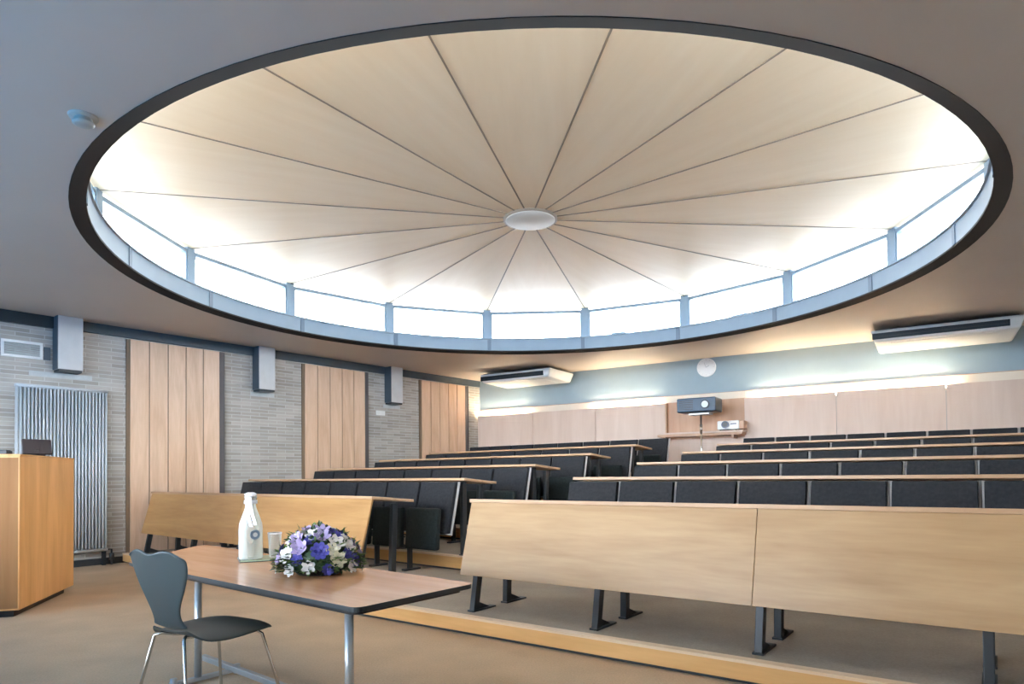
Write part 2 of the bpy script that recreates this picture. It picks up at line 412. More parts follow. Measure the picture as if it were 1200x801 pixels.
# right end of the front edge at the right wall
tR = 5.05
riser(bend, Q0 + UR*tR, 0, S1, NR)
wl2 = wl + (bend-wl).normalized()*.03
riser(wl2, bend, 0, S1, NL)
edgeP = CR0 - UR*.14; edgeD = V2(*SR).normalized(); edgeN = V2(edgeD.y, -edgeD.x)     # between the aisle and the right bank
YL = [-.27, 1.235, 2.50, 3.72, 4.93]
for k in range(1, 5):
    a = CL0 + NL*YL[k]
    poly = [a - UL*9, a + UL*9, a + UL*9 + NL*14, a - UL*9 + NL*14]
    poly = clip_room(clip(poly, edgeP, -edgeN))
    MB().prism(poly, ZF[k]-ST+.0005, ZF[k]).build('floor_tier', 'carpet2')['kind'] = 'structure'
    fr = sorted([p for p in poly if abs((p-a).dot(NL)) < .01], key=lambda p: p.dot(UL))
    riser(fr[0] + UL*.03, fr[-1], ZF[k]-ST, ZF[k], NL)
    a = CR0 + V2(*SR)*k + NR*.04
    poly = [a - UR*9, a + UR*9, a + UR*9 + NR*14, a - UR*9 + NR*14]
    poly = clip_room(clip(poly, edgeP, edgeN))
    MB().prism(poly, ZF[k]-ST+.0005, ZF[k]).build('floor_tier', 'carpet2')['kind'] = 'structure'
    fr = sorted([p for p in poly if abs((p-a).dot(NR)) < .01], key=lambda p: p.dot(UR))
    riser(fr[0], fr[-1] - UR*.03, ZF[k]-ST, ZF[k], NR)

# ------------------------------------------------------------------ writing desks
DH = .814
def desk_leg(parent, x, y, top, lean=.0, steel='steel_dark'):
    m = MB()
    m.hexa([(x-.022, y-.03, .01), (x+.022, y-.03, .01), (x+.022, y+.03, .01), (x-.022, y+.03, .01),
            (x-.022, y-.03+lean, top), (x+.022, y-.03+lean, top), (x+.022, y+.03+lean, top), (x-.022, y+.03+lean, top)])
    l = m.build('leg', steel, parent, bevel=.004)
    m = MB(); m.hexa([(x-.03, y-.04, 0), (x+.03, y-.04, 0), (x+.03, y+.22, 0), (x-.03, y+.22, 0), (x-.03, y-.04, .012), (x+.03, y-.04, .012), (x+.03, y+.22, .012), (x-.03, y+.22, .012)])
    m.hexa([(x-.008, y+.03, .012), (x+.008, y+.03, .012), (x+.008, y+.17, .012), (x-.008, y+.17, .012), (x-.008, y+.03, .075), (x+.008, y+.03, .075), (x+.008, y+.05, .06), (x-.008, y+.05, .06)])
    m.build('foot', steel, l)
def make_desk(side, k, c, rot, x0, x1, legs, label):
    t = tag(empty('writing_desk', (c.x, c.y, ZF[k]), rot), label, 'desk', 'writing desks of the two banks')
    m = MB(); dd, th, dr = .50, .026, .045
    m.hexa([(x0, 0, DH-th), (x1, 0, DH-th), (x1, dd, DH-dr-th), (x0, dd, DH-dr-th), (x0, 0, DH), (x1, 0, DH), (x1, dd, DH-dr), (x0, dd, DH-dr)])
    m.build('desktop', 'ply_top', t, bevel=.003)
    if k == 0:
        n = 2; seams = [x0 + .01, -2.25 if x0 < -1 else 2.03, x1 - .01]
        for i in range(2):
            a, b = seams[i] + .0015*i, seams[i+1] - .0015*(1-i); m = MB()
            yt, yb, zt, zb, w = .012, -.13, DH-th-.001, .262, .02
            m.hexa([(a, yb, zb), (b, yb, zb), (b, yb+w, zb), (a, yb+w, zb), (a, yt, zt), (b, yt, zt), (b, yt+w, zt), (a, yt+w, zt)])
            m.build('front_panel', 'ply' if side == 'R' else 'ply_left', t, bevel=.002)
    for x in legs:
        if k == 0:
            desk_leg(t, x, -.10, .55, .10)
        else:
            desk_leg(t, x, .07, DH-.04)
        desk_leg(t, x, .30, DH-.075, .03)
    return t
SP, SPL, NS = .515, .545, 8
LEN_R = SP*NS
R_legs = [.03, 1.045, 2.06, 3.08, LEN_R-.05]
sideR, sideL = 'right-hand bank', 'left-hand bank'
for k in range(5):
    lab = 'long plywood writing desk with slanted honey front panel, right-hand bank, facing the table' if k == 0 else \
          'plywood writing desk along the %s row of seat backs, right-hand bank' % ORD[k-1]
    make_desk('R', k, CRK[k], RR, -.005 if k else -.09, LEN_R, R_legs, lab)
LEN_L = SPL*NS
for k in range(5):
    x0 = -4.72 if k == 0 else -LEN_L
    lab = 'plywood writing desk with slanted honey front panel, left-hand bank, behind the flower table' if k == 0 else \
          'plywood writing desk along the %s row of seat backs, left-hand bank' % ORD[k-1]
    make_desk('L', k, CLK[k], RL, x0, .03, [-.06, -1.1, -2.2, -3.3, x0+.12], lab)

# ------------------------------------------------------------------ tip-up seats
def make_seat(w, back):
    t = empty('auditorium_seat', (0, 0, 0))
    g = .012; hw = w/2 - g
    yb, yt, zb, zt = -.165, -.045, .40, .925
    def slab(m, hw, o0, o1, zb, zt):
        sl = (yt-yb)/(.925-.40); y = lambda z, o: yb + (z-.40)*sl + o
        m.hexa([(-hw, y(zb, o0), zb), (hw, y(zb, o0), zb), (hw, y(zb, o1), zb), (-hw, y(zb, o1), zb), (-hw, y(zt, o0), zt), (hw, y(zt, o0), zt), (hw, y(zt, o1), zt), (-hw, y(zt, o1), zt)])
        return m
    slab(MB(), hw-.004, -.05, -.002, zb, zt).build('backrest', 'fabric', t, bevel=.008)
    slab(MB(), w/2-.002, 0, .018, zb-.02, zt).build('back_board', 'shell', t, bevel=.002)
    m = MB(); m.hexa([(-hw+.03, -.36, .24), (hw-.03, -.36, .24), (hw-.03, -.29, .24), (-hw+.03, -.29, .24), (-hw+.03, -.33, .66), (hw-.03, -.33, .66), (hw-.03, -.262, .66), (-hw+.03, -.262, .66)])
    m.build('seat', 'fabric_seat', t, bevel=.018)
    m = MB(); x = -hw+.012
    m.box(x-.012, x+.012, -.30+back, -.24+back, .02, .44); m.box(x-.012, x+.012, -.30, -.12, .40, .46); m.box(x-.03, x+.03, -.36+back, -.14+back, 0, .02)
    m.build('pedestal', 'steel_dark', t, bevel=.003)
    return t
def place_seats(c, rot, k, sgn, w, proto, bank):
    first = True
    for i in range(NS):
        t = proto if (proto is not None and not proto.get('used')) else copy_tree(proto)
        proto['used'] = 1
        u = sgn*(i+.5)*w; d = V2(math.cos(rot), math.sin(rot))
        p = c + d*u
        t.location = (p.x, p.y, ZF[k] + ST - .152 + (0.0 if k < 4 else .02)); t.rotation_euler = (0, 0, rot)
        tag(t, 'charcoal tip-up seat, %s from the aisle, %s row, %s' % (ORD[i], ORD[k], bank), 'seat', 'tip-up seats of the ' + bank)
protoR, protoL = make_seat(SP, .20), make_seat(SPL, 0)
for k in range(5):
    place_seats(CRK[k+1], RR, k, 1, SP, protoR, sideR)
    place_seats(CLK[k+1], RL, k, -1, SPL, protoL, sideL)
for o in COL.objects:
    if 'used' in o: del o['used']

# ------------------------------------------------------------------ left wall fittings (x along the wall, -y into the room)
def WL(t, y=0.0, z=0.0): p = WB + DW*t - NW*y; return (p.x, p.y, z)
m = MB(); m.box(-5.0, -.46, -.05, 0, 3.005, 3.149, 1); m.box(-.46, 7.38, -.045, 0, 3.02, 3.149, 0)
struct(m.build('trim_60', ['slate', 'slate_dark'], loc=WL(0), rotz=RW))
pl = [('tall oak board panel on the brick wall nearest the radiator', .41),
      ('tall oak board panel in the middle of the brick wall', 3.08), ('tall oak board panel on the brick wall nearest the back corner', 5.68)]
for lab, x in pl:
    t = tag(empty('timber_wall_panel', WL(x), RW), lab, 'wall panel', 'oak panels on the brick wall')
    m = MB(); bw = 1.235/5
    for i in range(5): m.box(i*bw+.007, (i+1)*bw-.007, -.05, -.004, .02, 3.0)
    m.box(0, 1.235, -.036, -.002, .02, 3.0, 1)
    m.build('boards', ['oak', 'oak_edge'], t)
    MB().box(1.235, 1.31, -.045, -.002, .02, 3.0).build('dark_jamb', 'oak_strip', t)
    MB().box(-.035, 0, -.03, -.002, .02, 3.0).build('brown_jamb', 'oak_edge', t)
pn = [('pale grey post over the radiator beside the white vent', -.46, True), ('pale grey post between the first and middle oak panels', 2.19, False),
      ('pale grey post between the middle and last oak panels', 4.80, False)]
for lab, x, pad in pn:
    t = tag(empty('hanging_post', WL(x), RW), lab, 'post', 'grey posts under the ceiling beam')
    m = MB(); m.box(0, .27, -.20, -.001, 2.485, 3.148); m.build('casing', 'post', t, bevel=.004)
    MB().box(.01, .26, -.192, -.008, 2.455, 2.485).build('base_plate', 'slate_dark', t)
    MB().box(-.006, .001, -.195, -.005, 2.485, 3.148).build('shaded_side', 'slate', t)  # dark sheet painting in the shade on this side of the post
    MB().box(-.25 if pad else -.04, .43 if pad else .36, -.012, -.001, 2.395, 2.455).build('padstone', 'concrete', t)
# white vent grille
t = tag(empty('vent_grille', WL(-.99, 0, 2.60), RW), 'white framed vent grille high on the brick wall above the radiator', 'vent')
m = MB(); m.box(0, .42, -.02, -.001, 0, .03); m.box(0, .42, -.02, -.001, .175, .205); m.box(0, .03, -.02, -.001, .03, .175); m.box(.39, .42, -.02, -.001, .03, .175)
m.build('frame', 'white', t, bevel=.003)
m = MB()
for i in range(7): m.hexa([(.03, -.014, .033+i*.0205), (.39, -.014, .033+i*.0205), (.39, -.003, .043+i*.0205), (.03, -.003, .043+i*.0205), (.03, -.014, .037+i*.0205), (.39, -.014, .037+i*.0205), (.39, -.003, .047+i*.0205), (.03, -.003, .047+i*.0205)])
m.build('louvres', 'concrete', t)
MB().box(.43, .50, -.02, -.001, .0, .16).build('junction_box', 'slate', t)
# radiator
t = tag(empty('column_radiator', WL(-.86), RW), 'tall grey column radiator on the brick wall behind the lectern', 'radiator')
NT = 26; wR = .98
for i in range(NT):
    x = .012 + i*(wR-.024)/(NT-1)
    m = MB()
    for yy in (-.10, -.055): m.tube([(x, yy, .22), (x, yy, 2.24)], .0115, 8)
    m.build('column', 'radiator', t)
for z in (.20, 2.255):
    m = MB(); m.tube([(-.005, -.10, z), (wR+.005, -.10, z)], .019, 10); m.tube([(-.005, -.055, z), (wR+.005, -.055, z)], .019, 10)
    m.build('header', 'radiator', t)
for x in (.03, wR-.03):
    MB().box(x-.02, x+.02, -.10, -.05, 0, .20).build('foot', 'steel_dark', t)
m = MB(); m.tube([(wR+.005, -.08, .20), (wR+.06, -.08, .20), (wR+.06, -.08, .0)], .012, 8); m.lathe([(.0, .06), (.03, .06), (.03, .15), (0, .15)], 16, 0, wR+.06, -.08); m.build('valve', 'steel_dark', t)
m = MB(); m.box(-5.0, .36, -.018, -.001, 0, .085); struct(m.build('baseboard_left', 'slate_dark', loc=WL(0), rotz=RW))
# wall sign
t = tag(empty('wall_socket', WL(4.59, 0, 2.245), RW), 'small white twin socket plate on brick between oak panels', 'socket')
MB().box(0, .21, -.012, -.001, 0, .085).build('plate', 'white', t, bevel=.003)
m = MB(); m.box(.03, .085, -.018, -.012, .02, .065); m.box(.125, .18, -.018, -.012, .02, .065); m.build('switch', 'white_metal', t)
# dark conduit by the last panel / corner
tag(MB().tube([(0, -.02, 1.2), (0, -.02, 3.01)], .014, 8).build('conduit', 'steel_dark', loc=WL(7.02), rotz=RW), 'thin dark conduit running down brick beside the last oak panel', 'pipe')

# ------------------------------------------------------------------ back wall
def BL(u, y=0.0, z=0.0): p = CB + DB*u - NB*y; return (p.x, p.y, z)
ZB, ZT = .70, 2.385
spans = [(.03, 1.40), (1.405, 2.80), (2.805, 4.19), (5.58, 6.985), (6.99, 8.44), (8.445, 9.85), (9.855, 10.88)]
wtxt = ['pinkish beech lining board in the back left corner', 'pinkish beech lining board, second from the back left corner', 'pinkish beech lining board just left of the projector shelf',
        'pinkish beech lining board just right of the projector shelf', 'pinkish beech lining board, second to the right of the projector shelf',
        'pinkish beech lining board below the right-hand air conditioner', 'pinkish beech lining board at the right end of the back wall']
for (a, b), lab in zip(spans, wtxt):
    m = MB(); m.box(a+.002, b-.002, -.12, -.10, ZB, ZT); m.box(a, b, -.112, -.098, ZB, ZT, 1)
    for x in (a+.05, b-.09): m.box(x, x+.04, -.098, -.001, ZB, ZT-.1, 1)
    tag(m.build('lining_board', ['lining', 'lining_dark'], loc=BL(0), rotz=RB), lab, 'wall lining', 'beech lining boards of the back wall')
# niche
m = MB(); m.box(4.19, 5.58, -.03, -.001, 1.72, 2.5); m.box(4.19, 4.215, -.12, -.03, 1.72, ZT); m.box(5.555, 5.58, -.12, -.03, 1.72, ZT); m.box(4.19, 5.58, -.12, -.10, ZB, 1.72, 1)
struct(m.build('trim_61', ['lining_dark', 'lining'], loc=BL(0), rotz=RB))
m = MB(); m.box(.02, 4.19, -.012, -.001, ZT-.05, 2.515); m.box(4.19, 5.58, -.034, -.001, 2.40, 2.515); m.box(5.58, 10.9, -.012, -.001, ZT-.05, 2.515); m.box(.02, 10.9, -.013, -.001, 2.515, 2.525, 1)
struct(m.build('trim_62', ['cream', 'lining_dark'], loc=BL(0), rotz=RB))
for lab, a, b in (('warm strip light behind the lining top in the back left corner', .10, 1.25), ('warm strip light behind the lining top left of the projector', 2.70, 4.05),
                  ('warm strip light behind the lining top just right of the projector', 5.75, 7.05), ('warm strip light behind the lining top under the right-hand air conditioner', 7.15, 8.55)):
    t = tag(empty('strip_light', BL(a, -.055, 2.335), RB), lab, 'strip light', 'strip lights behind the back wall lining')
    MB().box(0, b-a, -.03, .03, -.03, 0).build('housing', 'white', t)
    MB().tube([(.02, 0, .02), (b-a-.02, 0, .02)], .012, 10).build('lamp_tube', 'tube', t)
# shelf and equipment
t = tag(empty('wall_shelf', BL(4.12, 0, 1.79), RB), 'pale timber shelf across the niche under the dark projector', 'shelf')
MB().box(0, 1.50, -.42, -.121, .012, .04).build('board', 'lining', t, bevel=.003)
MB().box(.02, 1.48, -.40, -.121, -.03, .012).build('under_board', 'lining_dark', t)
for x in (.12, 1.3): MB().box(x, x+.04, -.38, -.121, -.09, 0).build('bracket', 'lining_dark', t)
t = tag(empty('projector', BL(5.19, -.30, 1.83), RB), 'white projector with blue lens sitting on the timber shelf', 'projector')
m = MB(); m.box(-.0, .36, -.10, .13, .015, .165); m.build('body', 'white', t, bevel=.02)
m = MB(); m.box(.36, .44, -.095, .125, .02, .16); m.build('exhaust_grille', 'lining_dark', t, bevel=.01)
m = MB(); m.tube([(.14, -.10, .095), (.14, -.135, .095)], .062, 20); m.tube([(.14, -.135, .095), (.14, -.137, .095)], .045, 20, 1); m.build('lens', ['lens_dark', 'black'], t)
m = MB(); m.box(.22, .32, -.104, -.10, .10, .118); m.build('badge', 'lens_dark', t)
for x in (.04, .30): MB().lathe([(0, 0), (.015, 0), (.015, .016), (0, .016)], 12, 0, x, -.05).build('foot', 'black', t)
t = tag(empty('tripod_projector', BL(4.985, -.62, ZF[4]), RB), 'blue-black projector raised on a thin steel pole before the shelf', 'projector')
m = MB(); m.tube([(0, 0, .02), (0, 0, 1.36)], .016, 12); m.tube([(0, 0, 1.05), (0, 0, 1.2)], .024, 12); m.build('pole', 'chrome', t)
m = MB(); m.lathe([(0, 0), (.2, 0), (.2, .012), (.03, .03), (0, .03)], 32); m.build('base', 'steel_dark', t)
m = MB(); m.box(-.17, .17, -.12, .12, 1.36, 1.385); m.build('mounting_plate', 'steel_grey', t)
m = MB(); m.box(-.35, .30, -.2, .22, 1.40, 1.635); m.build('body', 'proj_blue', t, bevel=.02)
m = MB(); m.tube([(.13, -.2, 1.515), (.13, -.225, 1.515)], .07, 24); m.tube([(.13, -.225, 1.515), (.13, -.23, 1.515)], .055, 24, 1); m.build('lens', ['black', 'lens'], t)
m = MB()
for i in range(6): m.box(-.31, -.07, -.204, -.2, 1.44+i*.028, 1.452+i*.028)
m.build('vent_slots', 'black', t)
# clock
t = tag(empty('wall_clock', BL(4.92, -.001, 2.98), RB), 'round white wall clock near the ceiling above the projector', 'clock')
m = MB(); m.tube([(0, 0, 0), (0, -.045, 0)], .165, 40); m.build('case', 'white_metal', t, bevel=.004)
m = MB(); m.tube([(0, -.045, 0), (0, -.047, 0)], .152, 40); m.build('dial', 'white', t)
m = MB()
for i in range(12):
    a = i*PI/6; c, s = math.sin(a), math.cos(a)
    m.tube([(c*.122, -.049, s*.122), (c*.142, -.049, s*.142)], .003, 6)
m.build('hour_marks', 'post', t)
m = MB(); m.tube([(0, -.051, 0), (.055, -.051, .03)], .004, 6); m.tube([(0, -.052, 0), (-.03, -.052, .085)], .003, 6); m.build('hands', 'steel_grey', t)
# ceiling-hung air conditioners
def air_con(u0, u1, yf, yr, label):
    t = tag(empty('air_conditioner', BL(u0, 0, 2.93), RB), label, 'air conditioner', 'ceiling-hung air conditioners')
    w = u1-u0
    m = MB(); h = .165
    m.hexa([(.05, -yf+.02, .0), (w-.05, -yf+.02, .0), (w-.06, -yr-.05, -.02), (.06, -yr-.05, -.02), (0, -yf, h), (w, -yf, h), (w, -yr, h), (0, -yr, h)])
    m.build('body', 'white_metal', t, bevel=.03)
    m = MB(); m.box(.03, w-.16, -yf-.004, -yf+.03, .035, .118); m.build('outlet_slot', 'grille', t)
    m = MB(); m.box(.05, w-.18, -yf-.01, -yf+.02, .07, .077); m.build('louvre', 'steel_dark', t)
    m = MB(); m.hexa([(.25, -yf+.16, -.009), (w-.25, -yf+.16, -.009), (w-.25, -yr-.2, -.023), (.25, -yr-.2, -.023), (.25, -yf+.16, .01), (w-.25, -yf+.16, .01), (w-.25, -yr-.2, .0), (.25, -yr-.2, .0)])
    m.build('intake_grille', 'white', t)
    m = MB(); m.box(.06, w-.06, -yf+.05, -yr-.05, h-.005, h+.012); m.build('top_rail', 'grille', t)
    for x in (.2, w-.2):
        MB().box(x-.02, x+.02, -yf+.25, -yf+.29, h, 3.149-2.93).build('hanger', 'steel_grey', t)
air_con(.76, 2.36, 1.08, .12, 'white ceiling-hung air conditioner near the back left corner')
air_con(7.54, 9.28, 1.16, .10, 'long white ceiling-hung air conditioner at the right of the back wall')

# ------------------------------------------------------------------ lectern
LRX = V2(-.296, .955)                           # long side runs away from the camera
lr = math.atan2(LRX.y, LRX.x)
t = tag(empty('lectern', (-4.018, 5.365, 0), lr), 'tall orange-brown veneered lectern block at the left edge, before the radiator', 'lectern')
# local x along the long side, +y to the left of it
m = MB(); m.box(0, 1.30, .001, .75, .06, 1.315); m.build('body', 'lectern', t, bevel=.004)
m = MB(); m.box(.06, 1.22, .06, .70, .0, .06); m.build('plinth', 'black', t)
m = MB(); m.box(-.004, 1.305, -.004, .755, 1.315, 1.33); m.build('top', 'lectern', t, bevel=.003)
m = MB(); m.box(-.003, 0, .012, .74, .075, 1.30); m.build('shaded_end', 'lectern_shade', t)  # thin sheet carrying the painted shade of the near end face
def LC(x, y, z):
    return (-4.018 + LRX.x*x - LRX.y*y, 5.365 + LRX.y*x + LRX.x*y, z)
t = tag(empty('desk_monitor', LC(.62, .09, 1.33), lr + .55), 'small black monitor tilted on top of the lectern', 'monitor')
m = MB(); m.box(-.06, .06, -.05, .05, 0, .012); m.box(-.02, .02, -.012, .012, .012, .06); m.build('stand', 'black', t)
m = MB(); m.hexa([(-.03, -.11, .022), (.0, -.11, .012), (.0, .11, .012), (-.03, .11, .022), (.015, -.11, .155), (.045, -.11, .145), (.045, .11, .145), (.015, .11, .155)]); m.build('screen', 'black2', t, bevel=.004)
t = tag(empty('control_box', LC(.08, .13, 1.33), lr), 'low dark control box on the near end of the lectern top', 'control box')
MB().box(-.03, .08, -.02, .06, 0, .03).build('body', 'black', t, bevel=.004)
MB().box(-.02, .07, -.01, .05, .03, .036).build('key_pad', 'steel_dark', t)

# ------------------------------------------------------------------ table
TZ = .60; TO = V2(-.623, 2.609); TU = V2(.765, -.644); TN = V2(.644, .765); TR = math.atan2(TU.y, TU.x)
t = tag(empty('seminar_table', (TO.x, TO.y, 0), TR), 'long trapezoid seminar table with red-brown veneer top, on grey legs', 'table')
def rounded(poly, rad, n=7):
    out = []
    for i, p in enumerate(poly):
        a, b = Vector(poly[i-1]), Vector(poly[(i+1) % len(poly)]); p = Vector(p); r = rad[i]
        if r <= 0: out.append(p); continue
        d0, d1 = (a-p).normalized(), (b-p).normalized()
        for k in range(n):
            s = k/(n-1); out.append(p + d0*r*(1-s)**2 + d1*r*s**2)
    return out
top = rounded([(0, 0), (-.03, .715), (-3.02, .79), (-2.36, 0)], [.05, .05, .16, .1])
m = MB(); m.prism(top, TZ-.022, TZ, 1, 0); m.build('tabletop', ['table', 'slate_dark'], t, bevel=.002)
ins = [V2(p.x*.96-.05, .03 + p.y*.92) for p in top]
m = MB(); m.prism(ins, TZ-.042, TZ-.0225); m.build('apron', 'black', t)
def TW(x, y): p = TO + TU*x + TN*y; return p
for x in (-.135, -1.508):
    m = MB(); m.tube([(x, .065, .03), (x, .065, TZ-.05)], .019, 14); l = m.build('leg', 'steel_grey', t)
    m = MB(); m.hexa([(x-.022, -.08, .012), (x+.022, -.08, .012), (x+.022, .30, .012), (x-.022, .30, .012), (x-.018, -.08, .03), (x+.018, -.08, .03), (x+.018, .30, .03), (x-.018, .30, .03)])
    m.lathe([(0, 0), (.018, 0), (.018, .05), (0, .05)], 12, 0, x, .285); m.lathe([(0, 0), (.018, 0), (.018, .05), (0, .05)], 12, 0, x, -.065)
    m.build('foot', 'steel_grey', l)
m = MB(); m.box(-1.70, -.135, .165, .195, .065, .095); m.build('stretcher', 'steel_grey', t, bevel=.003)

# carafe, tumbler, tray, flowers
p = TW(-1.69, .50)
t = tag(empty('serving_tray', (-1.56, 4.13, TZ), math.atan2(.104, .218)), 'thin green glass tray under the carafe and tumbler', 'tray')
MB().box(-.14, .21, -.055, .20, .004, .010).build('plate', 'tray', t)
MB().box(-.145, .215, -.062, .207, 0, .0045).build('rim', 'tray_edge', t)
t = tag(empty('glass_carafe', (-1.645, 4.135, TZ+.010), 0), 'frosted glass carafe with white ribbon and round blue emblem', 'carafe')
sc_ = 1.0
prof = [(0, .002), (.074, .002), (.079, .012), (.079, .20), (.074, .25), (.055, .305), (.038, .35), (.034, .375), (.034, .415), (.042, .425), (.042, .435), (.031, .435), (.028, .38), (.048, .30), (.070, .24), (.074, .19), (.074, .018), (0, .016)]
prof = [(r*.90, z*.9) for r, z in prof]
MB().lathe(prof, 40).build('bottle', 'carafe', t)
# stopper
MB().lathe([(0, .36), (.023, .36), (.025, .393), (.036, .396), (.036, .407), (.018, .416), (0, .416)], 24).build('stopper', 'ribbon', t)
m = MB()
def strip(m, pts, w, th=.003):
    for (a, b) in zip(pts, pts[1:]):
        a, b = Vector(a), Vector(b)
        m.hexa([(a.x-w, a.y-th, a.z), (a.x+w, a.y-th, a.z), (a.x+w, a.y+th, a.z), (a.x-w, a.y+th, a.z), (b.x-w, b.y-th, b.z), (b.x+w, b.y-th, b.z), (b.x+w, b.y+th, b.z), (b.x-w, b.y+th, b.z)])
strip(m, [(.01, -.040, .385), (.016, -.042, .335), (.032, -.056, .28), (.050, -.066, .235), (.056, -.072, .215)], .010)
strip(m, [(-.008, -.042, .385), (-.004, -.043, .335), (.008, -.060, .275), (.024, -.072, .23), (.034, -.078, .205)], .010)
m.lathe([(.032, .345), (.040, .345), (.040, .368), (.032, .368)], 24)
m.build('ribbon', 'ribbon', t)
m = MB(); m.tube([(.046, -.052, .155), (.050, -.0565, .155)], .030, 24); m.build('emblem', 'emblem', t)
m = MB(); m.tube([(.050, -.0565, .155), (.051, -.0578, .155)], .014, 18); m.build('emblem_centre', 'concrete', t)
t = tag(empty('tumbler', (-1.525, 4.22, TZ+.010), 0), 'clear glass tumbler between the carafe and the flowers', 'glass')
MB().lathe([(0, .001), (.030, .001), (.034, .006), (.043, .155), (.040, .155), (.031, .014), (0, .012)], 32).build('cup', 'tumbler', t)
MB().lathe([(.0395, .148), (.0435, .148), (.044, .157), (.0395, .157)], 32).build('rim', 'ribbon', t)

# flower arrangement
fc = V2(-1.045, 3.555)
t = tag(empty('flower_arrangement', (fc.x, fc.y, TZ), .2), 'low dome of white, lilac and blue flowers on the table', 'flowers')
MB().lathe([(0, 0), (.11, 0), (.13, .02), (.13, .05), (0, .05)], 24).build('bowl', 'black', t)
rng = random.Random(3)
FX, FY, FZ = .225, .19, .235
def dome(a, el):
    return Vector((FX*math.cos(a)*math.cos(el), FY*math.sin(a)*math.cos(el), .03 + FZ*.92*math.sin(el)))
def leaf(m, p, d, L, w, mi=0):
    d = d.normalized(); s = d.cross(Vector((0, 0, 1)));
    if s.length < .1: s = Vector((1, 0, 0))
    s.normalize(); n = s.cross(d)
    v = [p, p + d*L*.45 + s*w + n*w*.3, p + d*L - n*w*.4, p + d*L*.45 - s*w + n*w*.3]
    m.bm.faces.new([m.bm.verts.new(q) for q in v]).material_index = mi
m = MB()
for i in range(900):
    a = rng.uniform(0, 2*PI); el = math.asin(rng.uniform(0, 1)); p = dome(a, el)*rng.uniform(.6, 1.02)
    d = p - Vector((0, 0, .02)) + Vector((rng.uniform(-.12, .12), rng.uniform(-.12, .12), rng.uniform(-.1, .06)))
    p.z = max(p.z, .025)
    leaf(m, p*1.0, d, rng.uniform(.025, .05), rng.uniform(.007, .014), 0 if rng.random() < .62 else 1)
for i in range(150):
    a = rng.uniform(0, 2*PI); p = Vector((.19*math.cos(a), .165*math.sin(a), rng.uniform(.02, .09)))
    leaf(m, p, Vector((math.cos(a), math.sin(a), rng.uniform(-.05, .5))), rng.uniform(.05, .085), rng.uniform(.008, .015), 0 if rng.random() < .6 else 1)
for v in m.bm.verts: v.co.z = max(v.co.z, .004)
m.build('foliage', ['leaf', 'leaf2'], t, recalc=False)
m = MB(); m.lathe([(0, .04), (.18, .04), (.17, .12), (.11, .19), (0, .22)], 16); m.build('moss_core', 'leaf', t)
def bloom(m, p, n, R, petals, cup):
    n = n.normalized(); u = n.orthogonal().normalized(); w = n.cross(u); a0 = rng.uniform(0, 6)
    for ring, (k, rr, lift) in enumerate(((petals, 1.0, cup), (max(3, petals-2), .62, cup+.35))):
        for i in range(k):
            a = a0 + ring*.4 + 2*PI*i/k; d = u*math.cos(a) + w*math.sin(a); s = n.cross(d)
            tip = p + d*R*rr + n*R*lift*rr; midp = p + d*R*rr*.55 + n*R*(lift*.35)*rr; ww = R*rr*.42
            q = [p, midp - s*ww, tip - s*ww*.4, tip + s*ww*.4, midp + s*ww]
            m.bm.faces.new([m.bm.verts.new(v) for v in q])
    c = bmesh.ops.create_icosphere(m.bm, subdivisions=1, radius=R*.2, matrix=Matrix.Translation(p + n*R*.15))
spots = []
cam_dir = math.atan2(-fc.y, -fc.x) - .2
kinds = {'petal_w': 15, 'petal_l': 11, 'petal_b': 9, 'petal_y': 5}
fixed = [('petal_l', .10, .95, .042), ('petal_w', -.25, 1.05, .045), ('petal_w', .55, .75, .044), ('petal_b', .0, .52, .046), ('petal_w', -1.2, .85, .042), ('petal_l', -.55, .60, .044),
         ('petal_w', -.95, .42, .046), ('petal_y', .45, .28, .044), ('petal_b', 1.0, .22, .036), ('petal_l', -.85, .85, .040), ('petal_w', 1.0, .62, .042), ('petal_b', .75, .40, .03),
         ('petal_w', .85, .08, .034), ('petal_w', -.75, .05, .032), ('petal_y', .35, .55, .036), ('petal_b', -.35, .85, .03), ('petal_l', .2, 1.25, .04)]
for kind, da, el, R in fixed: spots.append((kind, cam_dir + da, el, R))
for kind, n in kinds.items():
    for i in range(n):
        for _ in range(60):
            a = rng.uniform(0, 2*PI); el = math.asin(rng.uniform(.05, 1)); p = dome(a, el)
            if all((dome(s[1], s[2]) - p).length > .055 for s in spots): spots.append((kind, a, el, rng.uniform(.028, .042))); break
for kind, a, el, R in spots:
    p = dome(a, el)*1.0; n = Vector((p.x/FX**2, p.y/FY**2, (p.z-.03)/FZ**2))
    m = MB(); bloom(m, p - n.normalized()*.008, n, R*1.06, 6 if kind != 'petal_b' else 8, .25 if kind != 'petal_l' else .6)
    for v in m.bm.verts: v.co.z = max(v.co.z, .004)
    m.build('bloom', kind, t, recalc=False)

